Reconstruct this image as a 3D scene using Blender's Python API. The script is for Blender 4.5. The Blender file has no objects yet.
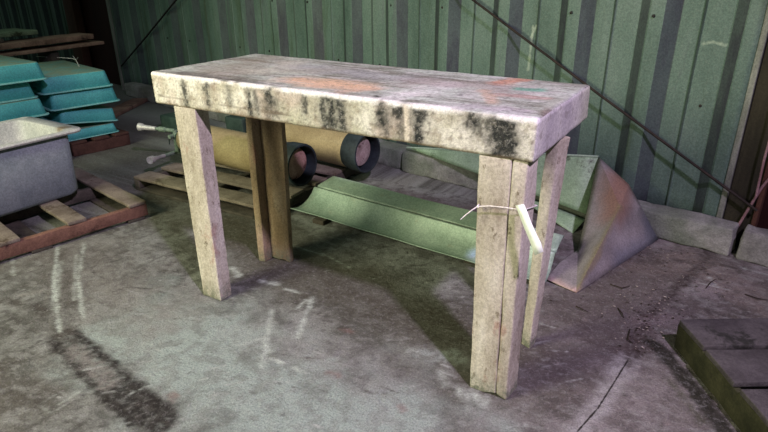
import bpy, bmesh, math, random
from mathutils import Vector, Matrix, noise
V = Vector
random.seed(7)
sc = bpy.context.scene
C = sc.collection

# ------------------------------------------------------------------ camera frame
FPX = 569.94
CAM = V((1.83416, -1.35882, 1.18909))
FW = V((-0.48397815, 0.78197644, -0.39278238)); RT = V((0.85171528, 0.52396675, -0.00631885)); UP = V((-0.20086372, 0.33759694, 0.91960974))
def ray(x, y): return FW + RT*((x-384)/FPX) - UP*((y-216)/FPX)
def gz(x, y, z=0.0):
    d = ray(x, y); return CAM + d*((z-CAM.z)/d.z)
def gy(x, y, Y):
    d = ray(x, y); return CAM + d*((Y-CAM.y)/d.y)
def gx(x, y, X):
    d = ray(x, y); return CAM + d*((X-CAM.x)/d.x)
cd = bpy.data.cameras.new('camera'); cam = bpy.data.objects.new('camera', cd); C.objects.link(cam)
cam.location = CAM
M = Matrix((RT, UP, -FW)).transposed().to_4x4(); M.translation = CAM
cam.matrix_world = M
cd.sensor_width = 36; cd.lens = FPX/768*36; cd.clip_start = .02; cd.clip_end = 100
sc.camera = cam

# ------------------------------------------------------------------ materials
class NT:
    def __init__(s, name):
        s.m = bpy.data.materials.new(name); s.m.use_nodes = True; s.t = s.m.node_tree
        s.b = s.t.nodes['Principled BSDF']
        s.pos = s.n('ShaderNodeNewGeometry').outputs['Position']
    def n(s, typ, **k):
        x = s.t.nodes.new(typ)
        for a, v in k.items(): setattr(x, a, v)
        return x
    def l(s, a, b):
        if isinstance(a, (int, float, tuple, list)):
            if isinstance(a, (tuple, list)) and len(a) == 3 and len(b.default_value) == 4: a = (*a, 1)
            b.default_value = a
        else: s.t.links.new(a, b)
    def math(s, op, a, b=0.0, c=0.0, clamp=False):
        x = s.n('ShaderNodeMath', operation=op, use_clamp=clamp); s.l(a, x.inputs[0]); s.l(b, x.inputs[1]); s.l(c, x.inputs[2]); return x.outputs[0]
    def vm(s, op, a, b=(0, 0, 0)):
        x = s.n('ShaderNodeVectorMath', operation=op); s.l(a, x.inputs[0])
        if op == 'SCALE': s.l(b, x.inputs['Scale'])
        else: s.l(b, x.inputs[1])
        return x.outputs['Value'] if op in ('DOT_PRODUCT', 'LENGTH', 'DISTANCE') else x.outputs[0]
    def noise(s, scale=5, detail=4, rough=.6, stretch=(1, 1, 1), off=(0, 0, 0), dist=0):
        mp = s.n('ShaderNodeMapping'); s.l(s.pos, mp.inputs[0]); s.l(off, mp.inputs['Location']); s.l(stretch, mp.inputs['Scale'])
        x = s.n('ShaderNodeTexNoise'); s.l(mp.outputs[0], x.inputs['Vector'])
        x.inputs['Scale'].default_value = scale; x.inputs['Detail'].default_value = detail; x.inputs['Roughness'].default_value = rough; x.inputs['Distortion'].default_value = dist
        return x.outputs['Fac']
    def ramp(s, fac, a, b, lo=0.0, hi=1.0):
        x = s.n('ShaderNodeMapRange', interpolation_type='SMOOTHSTEP'); s.l(fac, x.inputs[0]); s.l(a, x.inputs[1]); s.l(b, x.inputs[2]); s.l(lo, x.inputs[3]); s.l(hi, x.inputs[4]); return x.outputs[0]
    def mix(s, fac, a, b):
        x = s.n('ShaderNodeMix', data_type='RGBA'); s.l(fac, x.inputs[0]); s.l(a, x.inputs[6]); s.l(b, x.inputs[7]); return x.outputs[2]
    def colramp(s, fac, stops):
        x = s.n('ShaderNodeValToRGB'); s.l(fac, x.inputs[0]); e = x.color_ramp.elements
        while len(e) < len(stops): e.new(.5)
        for i, (p, c) in enumerate(stops): e[i].position = p; e[i].color = (*c, 1)
        return x.outputs[0]
    def seg(s, a, b, w, soft=.02, amp=.03, scale=14, off=(0, 0, 0)):
        """mask: 1 within w of the segment a-b, ragged by noise"""
        a = V(a); b = V(b)
        if (b-a).length < 1e-4: b = a+V((1e-3, 0, 0))
        r = s.vm('SUBTRACT', s.pos, tuple(a)); d = b-a
        t = s.math('DIVIDE', s.vm('DOT_PRODUCT', r, tuple(d)), d.length_squared, clamp=True)
        q = s.vm('SUBTRACT', r, s.vm('SCALE', tuple(d), t)) 
        dist = s.vm('LENGTH', q)
        nz = s.math('MULTIPLY_ADD', s.noise(scale, 3, .6, off=off), amp*2, -amp)
        return s.ramp(s.math('ADD', dist, nz), w+soft, max(w-soft, -.01), 0, 1)
    def done(s, col, rough=.8, metal=0.0, bump=None, bs=.4, bd=.01, spec=.3, grain=.20, gs=110):
        if grain:
            g = s.ramp(s.noise(gs, 3, .9, off=(11, 5, 2)), .36, .64, 1-grain, 1+grain*.75)
            col = s.vm('SCALE', col, g)
        s.l(col, s.b.inputs['Base Color']); s.l(rough, s.b.inputs['Roughness']); s.l(metal, s.b.inputs['Metallic'])
        s.b.inputs['Specular IOR Level'].default_value = spec
        if bump is not None:
            x = s.n('ShaderNodeBump'); x.inputs['Strength'].default_value = bs; x.inputs['Distance'].default_value = bd
            s.l(bump, x.inputs['Height']); s.l(x.outputs[0], s.b.inputs['Normal'])
        return s.m

def simple(name, c1, c2, scale=8, stretch=(1, 1, 1), rough=.8, metal=0., dirt=None, dirt_amt=.55, bs=.4, bd=.006, detail=6, spec=.3, lo=.3, hi=.7):
    t = NT(name); f = t.noise(scale, detail, .65, stretch)
    col = t.mix(t.ramp(f, lo, hi), c1, c2)
    if dirt: col = t.mix(t.ramp(t.noise(scale*.7, 6, .75, stretch, off=(3, 7, 1)), dirt_amt, dirt_amt+.12), col, dirt)
    return t.done(col, rough, metal, t.noise(scale*5, 5, .7, stretch), bs, bd, spec)

# floor ------------------------------------------------------------
def nz(p, f, o=0.0, oct=4):
    return noise.fractal(V((p[0]*f+o, p[1]*f+o*.7, p[2]*f)), .7, 2.0, oct)   # about -1..1
def sst(a, b, x):
    t = max(0.0, min(1.0, (x-a)/(b-a))); return t*t*(3-2*t)
def mixc(a, b, t): return [x+(y-x)*t for x, y in zip(a, b)]
def segd(p, a, b):
    d = b-a; L = d.length_squared or 1e-9; t = max(0, min(1, (p-a).dot(d)/L)); return (p-a-d*t).length
FL = []
def fmark(pts, w, c, k, soft=1.0, amp=1.0, f=14, gate=0.0, gf=40, world=False):
    P = [V(q) if world else gz(*q) for q in pts]
    for q in P: q.z = 0
    m = w*(1+soft)+w*amp*1.3
    FL.append((P, w, c, k, w*soft, w*amp, f, gate, gf, len(FL)*2.3, min(q.x for q in P)-m, max(q.x for q in P)+m, min(q.y for q in P)-m, max(q.y for q in P)+m))
PALE = (.42, .46, .42); DARK = (.035, .031, .026)
# broad tones
fmark([(.2, -.35, 0), (1.2, -.35, 0)], .22, (.37, .46, .41), .9, .9, .9, 4, .4, 18, True)
fmark([(.75, -.15, 0), (1.1, -.1, 0)], .12, (.30, .31, .30), .5, 1, 1, 5, .5, 18, True)
fmark([(-.7, -.1, 0), (.1, -.25, 0)], .16, (.24, .23, .20), .5, 1, 1, 5, .3, 14, True)
fmark([(-.2, .42, 0), (1.2, .22, 0)], .20, (.07, .062, .042), .75, .7, .5, 4, 0, 10, True)  # olive shadow under the bench, painted into the floor colour
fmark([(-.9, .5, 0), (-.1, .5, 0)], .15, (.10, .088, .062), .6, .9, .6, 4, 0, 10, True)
fmark([(1.55, .35, 0), (1.62, 1.2, 0)], .20, (.095, .078, .074), .8, .7, .7, 4, 0, 10, True)  # floor painted darker where the bench top shades it from the lamp
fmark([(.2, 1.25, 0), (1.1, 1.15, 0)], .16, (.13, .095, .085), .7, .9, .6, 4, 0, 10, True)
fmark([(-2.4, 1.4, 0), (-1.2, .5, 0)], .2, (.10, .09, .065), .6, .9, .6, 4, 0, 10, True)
fmark([(640, 430), (670, 390)], .09, (.27, .25, .24), .6, 1, 1, 8, .5, 30)
fmark([(690, 262), (765, 300)], .10, (.27, .225, .19), .6, 1, 1, 8, .5, 30)
fmark([(610, 262), (660, 270)], .06, (.20, .16, .14), .4, 1, 1, 8, .5, 30)
fmark([(500, 408), (560, 430)], .06, (.22, .22, .20), .5, 1, 1, 8, .5, 30)
# green tint bits
for q in ((430, 355), (240, 345), (300, 360), (225, 330)): fmark([q, (q[0]+25, q[1]+4)], .035, (.36, .42, .38), .7, 1, 1.3, 20, .7, 35)
for q in ((330, 372), (170, 395), (402, 408), (345, 330)): fmark([q, (q[0]+6, q[1]+2)], .012, (.24, .15, .13), .6, 1, 1.3, 30, .4, 50)
# black stain strip: pale worn middle at its upper end
sa, sb = gz(62, 336), gz(158, 421)
fmark([(62, 338), (112, 382), (158, 420)], .058, (.05, .045, .038), .9, .25, .35, 22, .6, 38)
fmark([(118, 388), (160, 421)], .046, (.016, .015, .012), .9, .3, .5, 24, .7, 40)
fmark([(52, 340), (92, 385), (132, 424)], .013, (.018, .016, .013), .95, .6, .8, 30, .5, 50)
fmark([(74, 332), (118, 368), (168, 410)], .014, (.018, .016, .013), .95, .6, .8, 30, .5, 50)
fmark([(74, 350), (108, 383)], .028, (.24, .235, .21), .9, .5, .8, 30, .6, 45)
fmark([(5, 300), (35, 308), (62, 334)], .022, (.06, .053, .042), .8, .9, 1, 20, .4, 30)
fmark([(40, 292), (20, 296)], .012, (.30, .28, .24), .5, 1, 1, 20, .4, 30)
fmark([(62, 250), (68, 330)], .03, (.075, .068, .055), .55, 1, 1, 16, .4, 30)
# scuffs
for pts, w, k in [([(58, 242), (54, 285), (60, 332)], .006, .8), ([(60, 262), (56, 300)], .009, .5), ([(84, 243), (78, 280), (84, 320)], .006, .7), ([(76, 255), (74, 300)], .005, .5), ([(54, 270), (52, 310)], .004, .4), ([(12, 250), (14, 275)], .006, .5),
                  ([(272, 310), (262, 368)], .008, .6), ([(268, 357), (308, 374)], .0035, .9), ([(312, 298), (300, 330), (296, 338)], .010, .75), ([(296, 310), (306, 300)], .006, .6), ([(240, 345), (262, 338), (270, 352)], .007, .5),
                  ([(128, 395), (150, 385)], .003, .6), ([(60, 404), (78, 392)], .004, .6), ([(322, 253), (350, 268)], .0035, .55), ([(292, 245), (325, 256)], .0035, .5), ([(262, 281), (274, 285)], .012, .9), ([(232, 268), (240, 276)], .010, .7),
                  ([(285, 289), (300, 293)], .006, .6), ([(460, 393), (484, 400)], .018, .7), ([(200, 380), (230, 372)], .003, .4), ([(130, 340), (185, 352)], .003, .3), ([(410, 350), (420, 352)], .012, .6), ([(445, 385), (440, 372)], .01, .4),
                  ([(55, 395), (40, 405), (52, 412), (66, 404)], .003, .4), ([(710, 278), (716, 286)], .008, .6), ([(700, 283), (730, 290)], .004, .5), ([(742, 268), (768, 275)], .006, .5)]:
    fmark(pts, w, (.56, .64, .57), min(1, k*1.2), 1.2, 1.4, 24, .5, 55)
rr = random.Random(5)
for i in range(170):
    x, y = rr.uniform(0, 560), rr.uniform(270, 432); a = rr.uniform(-.5, .9); L = rr.uniform(4, 26)
    fmark([(x, y), (x+L, y+L*a*.5)], rr.uniform(.0012, .003), rr.choice([PALE, (.5, .54, .5), (.06, .055, .05), (.09, .08, .07)]), rr.uniform(.45, .9), 1.2, 1.5, 30, .6, 50)
for i in range(90):
    x, y = rr.uniform(540, 768), rr.uniform(240, 432)
    fmark([(x, y), (x+rr.uniform(-4, 4), y+rr.uniform(-3, 3))], rr.uniform(.002, .006), rr.choice([(.32, .28, .26), DARK, (.06, .045, .04)]), rr.uniform(.3, .8), 1, 1.2, 40, .5, 60)
for pts in ([(112, 292), (130, 287), (150, 289), (175, 296)], [(100, 250), (112, 262), (125, 258)], [(18, 352), (60, 338)], [(205, 262), (170, 252), (150, 262)], [(78, 250), (95, 275), (110, 280)]):
    fmark(pts, .0028, DARK, .75, .8, 1.2, 24, .5, 40)
# slab joint
fmark([(568, 442), (598, 408), (615, 380), (627, 358)], .030, (.42, .42, .41), .75, .8, .6, 14, .4, 30)
fmark([(626, 362), (634, 345), (655, 308), (690, 278), (712, 250)], .020, (.045, .033, .030), .9, .9, 1.3, 18, .5, 40)
fmark([(626, 350), (648, 338)], .035, (.07, .05, .045), .7, .7, 1, 18, .6, 45)
fmark([(640, 322), (668, 318)], .030, (.16, .12, .12), .6, .8, 1, 18, .6, 45)
fmark([(640, 262), (700, 262), (735, 268)], .02, (.05, .04, .035), .6, .8, 1.3, 18, .6, 45)
# shadow beside the dark pallet, painted into the floor with a greenish streak
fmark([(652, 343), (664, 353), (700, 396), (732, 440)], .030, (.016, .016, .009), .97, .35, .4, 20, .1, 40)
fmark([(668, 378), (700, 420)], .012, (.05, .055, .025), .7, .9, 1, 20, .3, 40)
def floor_paint(p, n):
    c = mixc((.11, .115, .098), (.25, .268, .238), sst(-.5, .5, nz(p, 5, 0, 6)))
    rt = sst(1.0, 1.6, p.x+.25*p.y); c = mixc(c, (c[0]*1.02, c[1]*.86, c[2]*.94), rt)  # right side toned purplish, the lamp's shade put into the colour
    if -1.6 < p.x < 2.5 and -1.2 < p.y < 2:
        c = mixc(c, (.10, .09, .072), sst(.0, .6, nz(p, 1.7, 7, 4))*.6)
        c = mixc(c, (.34, .36, .33), sst(.0, .5, nz(V((p.x, p.y*1.5, 0)), 16, 3, 5))*.5)
        c = mixc(c, (.06, .055, .046), sst(.1, .5, nz(V((p.x*1.4, p.y, 0)), 20, 9, 5))*.6)
    q = V((p.x, p.y, 0))
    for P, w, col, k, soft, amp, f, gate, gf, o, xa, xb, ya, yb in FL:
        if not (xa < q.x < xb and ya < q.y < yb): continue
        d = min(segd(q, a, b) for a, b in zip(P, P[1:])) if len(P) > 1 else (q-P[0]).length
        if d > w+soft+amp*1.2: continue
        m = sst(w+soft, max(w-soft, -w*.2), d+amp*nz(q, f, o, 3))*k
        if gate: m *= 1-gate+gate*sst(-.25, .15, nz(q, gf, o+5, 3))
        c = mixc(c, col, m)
    return c
def floor_mat():
    t = NT('concrete floor'); a = t.n('ShaderNodeVertexColor', layer_name='paint')
    f = t.noise(55, 6, .85, off=(5, 3, 0)); f2 = t.noise(140, 4, .85, off=(1, 7, 0)); m = t.noise(14, 7, .75)
    col = t.mix(t.ramp(f, .50, .66, 0, .40), a.outputs[0], (.40, .41, .385)); col = t.mix(t.ramp(f2, .53, .66, 0, .55), col, (.045, .04, .035))
    pts = [gz(568, 442), gz(598, 408), gz(612, 386), gz(628, 360)]
    for a_, b_ in zip(pts, pts[1:]): col = t.mix(t.seg(a_, b_, .0022, .0018, .0035, 40), col, (.02, .016, .014))
    h = t.math('ADD', t.math('MULTIPLY', m, .8), t.math('MULTIPLY', f, .5))
    return t.done(col, t.ramp(m, .35, .65, .6, .88), 0, h, .8, .02, .3, .22, 150)
MF = floor_mat()

# wall -------------------------------------------------------------
def wall_mat():
    t = NT('green coated steel')
    n1 = t.noise(2.2, 6, .65, (1, 1, .35)); n2 = t.noise(90, 4, .8)
    col = t.colramp(n1, [(.3, (.055, .10, .080)), (.5, (.115, .185, .150)), (.72, (.19, .26, .225))])
    col = t.mix(t.ramp(n2, .45, .72, 0, .4), col, (.20, .26, .21))
    col = t.mix(t.ramp(t.noise(5, 6, .7, (1, 1, .12), off=(4, 0, 0)), .52, .66, 0, .55), col, (.055, .085, .035))
    col = t.mix(t.ramp(t.noise(4, 6, .7, (1, 1, .15), off=(8, 0, 3)), .56, .68, 0, .5), col, (.12, .12, .145))
    col = t.mix(t.ramp(t.noise(130, 2, .9, off=(1, 1, 1)), .70, .76, 0, .8), col, (.03, .035, .03))
    col = t.mix(t.math('MULTIPLY', t.seg((-2.28, 2.33, .25), (-2.28, 2.33, .36), .05, .04, .05, 12), .7), col, (.10, .03, .012))
    along = V((1, -WA, 0))/WN
    s_ = t.math('ADD', t.vm('DOT_PRODUCT', t.vm('SUBTRACT', t.pos, tuple(wp(0, 0))), tuple(along)), 40*.395+.039+.1975)
    u = t.math('SUBTRACT', t.math('MODULO', s_, .395), .1975)
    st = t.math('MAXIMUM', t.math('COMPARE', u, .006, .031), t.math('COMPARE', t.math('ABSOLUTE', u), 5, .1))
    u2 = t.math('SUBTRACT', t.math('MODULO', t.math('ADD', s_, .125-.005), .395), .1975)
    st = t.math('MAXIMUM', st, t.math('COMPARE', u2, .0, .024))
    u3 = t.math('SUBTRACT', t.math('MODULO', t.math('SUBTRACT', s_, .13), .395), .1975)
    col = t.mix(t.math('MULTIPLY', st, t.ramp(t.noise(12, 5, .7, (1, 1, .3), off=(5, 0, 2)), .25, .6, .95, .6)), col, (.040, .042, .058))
    col = t.mix(t.math('MULTIPLY', t.math('COMPARE', u3, 0, .005), .7), col, (.035, .06, .035))
    # white scratches
    for a, b in [((533, 26), (528, 70)), ((536, 26), (531, 38)), ((703, 44), (713, 42)), ((713, 42), (725, 45)), ((634, 108), (630, 133))]:
        pa, pb = [wallp(*q) for q in (a, b)]
        m = t.math('MULTIPLY', t.seg(pa, pb, .006, .006, .01, 40), .55); col = t.mix(m, col, (.45, .55, .42))
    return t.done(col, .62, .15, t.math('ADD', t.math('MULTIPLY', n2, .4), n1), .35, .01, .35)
WA = .178; WX = 1.913; WN = math.hypot(1, WA)
def wp(s, z, out=0.0):          # point on the wall: s along it, z up, out towards the room
    x = s/WN; return V((x - out*WA/WN, WX-WA*x - out/WN, z))
def wallp(px, py, out=0.0):
    d = ray(px, py); t = (WX-CAM.y-WA*CAM.x - out*WN)/(d.y+WA*d.x); return CAM+d*t
MW = wall_mat()

# ------------------------------------------------------------------ helpers
def finish(bm, name, mat, parent=None, smooth=True, ang=40, solid=0.0, off=0.0):
    bmesh.ops.remove_doubles(bm, verts=bm.verts, dist=1e-5)
    bmesh.ops.recalc_face_normals(bm, faces=bm.faces)
    me = bpy.data.meshes.new(name)
    if parent is not None: bmesh.ops.translate(bm, verts=bm.verts, vec=-root_loc(parent))
    else:
        ctr = sum((v.co for v in bm.verts), V())/len(bm.verts); ctr.z = min(v.co.z for v in bm.verts)
        bmesh.ops.translate(bm, verts=bm.verts, vec=-ctr)
    bm.to_mesh(me); bm.free()
    for m in (mat if isinstance(mat, list) else [mat]): me.materials.append(m)
    o = bpy.data.objects.new(name, me); C.objects.link(o)
    if parent is not None: o.parent = parent
    else: o.location = ctr
    if smooth:
        me.shade_smooth(); me.set_sharp_from_angle(angle=math.radians(ang))
    if solid:
        md = o.modifiers.new('thickness', 'SOLIDIFY'); md.thickness = solid; md.offset = off
    return o
def root_loc(p):
    v = V(p.location)
    while p.parent: p = p.parent; v = v + p.location
    return v
def tag(o, label, cat, group=None):
    o['label'] = label; o['category'] = cat
    if group: o['group'] = group
    return o
def thing(name, label, cat, loc, group=None):
    o = bpy.data.objects.new(name, None); C.objects.link(o); o.location = loc; o.empty_display_size = .1
    return tag(o, label, cat, group)
def copy_tree(o, parent=None):
    c = o.copy(); C.objects.link(c); c.parent = parent
    for ch in list(o.children): copy_tree(ch, c)
    return c

def rbox(bm, cor, r=.004, seg=.05, amp=0.0, freq=12, seed=0, mi=0, ragged=0.0):
    """rounded box mapped into 8 corners: cor = [x0y0, x1y0, x1y1, x0y1 at bottom, same at top]"""
    cor = [V(c) for c in cor]
    L = ((cor[1]-cor[0]).length+(cor[5]-cor[4]).length)/2; W = ((cor[3]-cor[0]).length+(cor[7]-cor[4]).length)/2; T = ((cor[4]-cor[0]).length+(cor[6]-cor[2]).length)/2
    r = min(r, L*.45, W*.45, T*.45)
    def ax(D):
        n = max(1, int((D-2*r)/seg)); return [0, r*.3, r] + [r+(D-2*r)*i/n for i in range(1, n)] + [D-r, D-r*.3, D]
    X, Y, Z = ax(L), ax(W), ax(T)
    def mp(x, y, z):
        p = V((x, y, z)); c = V((min(max(x, r), L-r), min(max(y, r), W-r), min(max(z, r), T-r)))
        d = p-c
        if d.length > 1e-9: p = c+d.normalized()*r
        u, v, w = p.x/L, p.y/W, p.z/T
        b = (cor[0]*(1-u)+cor[1]*u)*(1-v)+(cor[3]*(1-u)+cor[2]*u)*v
        t = (cor[4]*(1-u)+cor[5]*u)*(1-v)+(cor[7]*(1-u)+cor[6]*u)*v
        q = b*(1-w)+t*w
        if amp:
            q = q + noise.noise_vector((q+V((seed*3.1, seed, 0)))*freq)*amp
        if ragged and w < .12:
            q.z += ragged*max(0, noise.noise(V((q.x*40, q.y*40, seed))))
        return q
    nv = len(bm.verts); cache = {}
    def vt(i, j, k):
        key = (i, j, k)
        if key not in cache: cache[key] = bm.verts.new(mp(X[i], Y[j], Z[k]))
        return cache[key]
    nx, ny, nz = len(X)-1, len(Y)-1, len(Z)-1
    fs = []
    for i in range(nx):
        for j in range(ny):
            fs.append((vt(i, j, 0), vt(i, j+1, 0), vt(i+1, j+1, 0), vt(i+1, j, 0))); fs.append((vt(i, j, nz), vt(i+1, j, nz), vt(i+1, j+1, nz), vt(i, j+1, nz)))
    for i in range(nx):
        for k in range(nz):
            fs.append((vt(i, 0, k), vt(i+1, 0, k), vt(i+1, 0, k+1), vt(i, 0, k+1))); fs.append((vt(i, ny, k), vt(i, ny, k+1), vt(i+1, ny, k+1), vt(i+1, ny, k)))
    for j in range(ny):
        for k in range(nz):
            fs.append((vt(0, j, k), vt(0, j, k+1), vt(0, j+1, k+1), vt(0, j+1, k))); fs.append((vt(nx, j, k), vt(nx, j+1, k), vt(nx, j+1, k+1), vt(nx, j, k+1)))
    for f in fs:
        try: F = bm.faces.new(f); F.material_index = mi
        except ValueError: pass
def box8(o, a, b, c):
    """8 corners from an origin and three edge vectors"""
    o, a, b, c = V(o), V(a), V(b), V(c); return [o, o+a, o+a+b, o+b, o+c, o+a+c, o+a+b+c, o+b+c]
def tube(bm, pts, r, n=10, cap=True):
    pts = [V(p) for p in pts]; rs = r if isinstance(r, (list, tuple)) else [r]*len(pts); rings = []; prev = None
    for i, p in enumerate(pts):
        d = (pts[min(i+1, len(pts)-1)]-pts[max(i-1, 0)]).normalized()
        if prev is None: u = d.orthogonal().normalized()
        else: u = (prev-d*prev.dot(d)).normalized()
        prev = u; w = d.cross(u)
        rings.append([bm.verts.new(p+(u*math.cos(2*math.pi*k/n)+w*math.sin(2*math.pi*k/n))*rs[i]) for k in range(n)])
    for a, b in zip(rings, rings[1:]):
        for k in range(n): bm.faces.new((a[k], a[(k+1) % n], b[(k+1) % n], b[k]))
    if cap: bm.faces.new(rings[0][::-1]); bm.faces.new(rings[-1])
def lathe(bm, P0, d, prof, n=40):
    """profile of (distance along d, radius); open where radius > 0"""
    P0 = V(P0); d = V(d).normalized(); u = d.orthogonal().normalized(); w = d.cross(u); rings = []
    for t, r in prof:
        if r < 1e-5: rings.append([bm.verts.new(P0+d*t)])
        else: rings.append([bm.verts.new(P0+d*t+(u*math.cos(2*math.pi*k/n)+w*math.sin(2*math.pi*k/n))*r) for k in range(n)])
    for a, b in zip(rings, rings[1:]):
        for k in range(n):
            f = [a[k % len(a)], a[(k+1) % len(a)], b[(k+1) % len(b)], b[k % len(b)]]; f = list(dict.fromkeys(f))
            if len(f) > 2: bm.faces.new(f)
def rrect(x0, y0, x1, y1, z, r=.03, n=5):
    P = []
    for cx, cy, a in ((x1-r, y1-r, 0), (x0+r, y1-r, 90), (x0+r, y0+r, 180), (x1-r, y0+r, 270)):
        for i in range(n+1):
            t = math.radians(a+90*i/n); P.append(V((cx+r*math.cos(t), cy+r*math.sin(t), z)))
    return P
def loft(bm, loops, cap0=False, cap1=False):
    R = [[bm.verts.new(p) for p in L] for L in loops]; n = len(R[0])
    for a, b in zip(R, R[1:]):
        for k in range(n): bm.faces.new((a[k], a[(k+1) % n], b[(k+1) % n], b[k]))
    if cap0: bm.faces.new(R[0][::-1])
    if cap1: bm.faces.new(R[-1])
def B(): return bmesh.new()
def struct(o): o['kind'] = 'structure'; return o

# ------------------------------------------------------------------ setting
def axis(a, b, c, d, st):
    n = int((c-b)/st); return [a+(b-a)*i/10 for i in range(10)]+[b+(c-b)*i/n for i in range(n)]+[c+(d-c)*i/10 for i in range(11)]
def paint(o, fn):
    me = o.data; at = me.color_attributes.new('paint', 'FLOAT_COLOR', 'POINT'); L = V(o.location)+(root_loc(o.parent) if o.parent else V())
    buf = []
    for v in me.vertices:
        c = fn(v.co+L, v.normal); buf += [max(0, x) for x in c]+[1.0]
    at.data.foreach_set('color', buf)
bm = B(); AX = axis(-7.5, -1.0, 2.25, 4.2, .0085); AY = axis(-4.0, -.95, 1.5, 4.5, .0085)
gv = [[bm.verts.new((x, y, 0)) for y in AY] for x in AX]
for i in range(len(AX)-1):
    for j in range(len(AY)-1): bm.faces.new((gv[i][j], gv[i+1][j], gv[i+1][j+1], gv[i][j+1]))
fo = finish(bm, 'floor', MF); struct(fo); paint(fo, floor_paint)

def corrugated(name, s0, s1, z0, z1, out=0.0, mat=MW, screws=True):
    bm = B(); per = .395; ph = -.039; dep = .038
    prof = [(-.088, dep), (-.055, dep+.001), (-.026, dep), (.034, 0), (.08, .001), (.122, 0), (.13, .008), (.138, 0), (.19, .001), (.248, 0)]
    S = []
    for k in range(int((s0-ph)/per)-2, int((s1-ph)/per)+3):
        for u, d in prof:
            s = ph+k*per+u
            if s0 <= s <= s1: S.append((s, d))
    nz = 14; cols = []
    for s, d in S:
        cols.append([bm.verts.new(wp(s + .006*noise.noise(V((s*2, z0+(z1-z0)*k/nz*1.2, 3))), z0+(z1-z0)*k/nz, out+d+.008*noise.noise(V((s*1.5, (z1-z0)*k/nz*1.5, 0))))) for k in range(nz+1)])
    for a, b in zip(cols, cols[1:]):
        for k in range(nz): bm.faces.new((a[k], b[k], b[k+1], a[k+1]))
    if screws:
        for k in range(-9, 5):
            for z, u in ((1.0, -.07), (.62, .19)):
                s = ph+k*per+u
                if s0 < s < s1 and (k*7+int(z*10)) % 3:
                    d = dep if u < 0 else 0
                    a = wp(s, z, out+d); lathe(bm, a, wp(s, z, 1)-wp(s, z, 0), [(.0, .007), (.006, .006), (.008, 0)], 8)
                    for f in bm.faces[-16:]: f.material_index = 1
    return struct(finish(bm, name, [mat, M_screw], solid=.002, ang=25))
M_screw = simple('screw head', (.02, .02, .022), (.04, .035, .03), rough=.6, metal=.4)
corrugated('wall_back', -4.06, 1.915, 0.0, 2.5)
corrugated('wall_left', -8.8, -5.2, 0.0, 2.5, screws=False)

M_maroon = simple('dark maroon shade', (.028, .008, .007), (.045, .014, .011), 6, (1, 1, .2), .7)
M_maroon2 = simple('red brown timber paint', (.075, .032, .022), (.12, .055, .035), 9, (1, 1, .15), .75, dirt=(.03, .015, .01))
M_post = simple('old olive timber', (.014, .014, .008), (.045, .040, .024), 9, (1, 1, .12), .85, dirt=(.03, .025, .015))
M_galv = simple('pale galvanised strip', (.14, .15, .13), (.32, .34, .30), 14, (1, 1, .15), .5, metal=.3)
# opening on the left, dark panel standing in for the unlit room behind; posts each side
def slab(name, s0, s1, z0, z1, o0, o1, mat, r=.004, lean=0.0, amp=0.001):
    bm = B()
    a = [wp(s0, z0, o1), wp(s1, z0, o1), wp(s1, z0, o0), wp(s0, z0, o0), wp(s0+lean, z1, o1), wp(s1+lean, z1, o1), wp(s1+lean, z1, o0), wp(s0+lean, z1, o0)]
    rbox(bm, a, r, .15, amp, 6); return struct(finish(bm, name, mat))
slab('shade_panel_1', -5.3, -4.1, 0, 2.5, -.12, -.06, M_maroon)
slab('trim_1', -5.24, -4.98, 0, 2.5, -.03, .06, M_maroon2)
slab('trim_2', -4.10, -4.055, 0, 2.5, -.05, .055, M_galv)
slab('trim_3', 1.905, 1.930, .0, 2.5, -.01, .045, M_galv, .003)
slab('trim_4', 1.932, 2.045, .0, 2.5, -.06, .03, M_post)
slab('trim_5', 2.045, 2.065, .0, 2.5, -.02, .045, M_maroon2)
slab('shade_panel_2', 2.0, 3.4, 0, 2.5, -.25, -.2, M_maroon)  # dark panel standing in for the unlit depth of the right opening

# foundation kerb blocks, one by one -------------------------------
def kerb_mat():
    t = NT('mossy concrete'); f = t.noise(7, 7, .7); g = t.noise(2.5, 5, .6, off=(3, 3, 3))
    col = t.colramp(f, [(.3, (.13, .13, .12)), (.5, (.27, .275, .25)), (.7, (.42, .43, .40))])
    col = t.mix(t.ramp(g, .42, .62, 0, .65), col, (.10, .135, .09))
    return t.done(col, .85, 0, t.noise(30, 7, .75), .8, .012)
M_kerb = kerb_mat()
blocks = [(-3.75, -2.95, 'rough kerb stone at the foot of the wall beside the teal tubs'),
          (-2.93, -1.75, 'kerb block by the wall behind the cylinder valves, left of the bench'),
          (-1.73, -.75, 'kerb block along the wall behind the two gas cylinders'),
          (-.735, .10, 'mossy kerb block behind the right cylinder, seen under the bench'),
          (.11, .80, 'mossy kerb block at the wall behind the tip of the bent hopper'),
          (.81, 1.42, 'kerb block by the wall hidden mostly behind the bent metal hopper'),
          (1.43, 2.01, 'grey chipped kerb block by the wall right of the rusty hopper'),
          (2.035, 2.75, 'concrete kerb block at the right edge by the doorway')]
for i, (a, b, lb) in enumerate(blocks):
    bm = B(); h = .13+.008*math.sin(i*2.1); o1 = .055; o2 = .185+.012*math.sin(i*1.7)
    tw = .02*math.sin(i*3.3)
    cor = [wp(a, .001, o2+tw), wp(b, .001, o2-tw), wp(b, .001, o1), wp(a, .001, o1), wp(a+.006, h, o2+tw-.01), wp(b-.008, h-.006, o2-tw-.012), wp(b-.004, h+.006, o1), wp(a, h, o1)]
    rbox(bm, cor, .012, .03, .009, 14, seed=i)
    tag(finish(bm, 'kerb_block', M_kerb, ang=60), lb, 'kerb block', 'kerb blocks along the foot of the wall')

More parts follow.
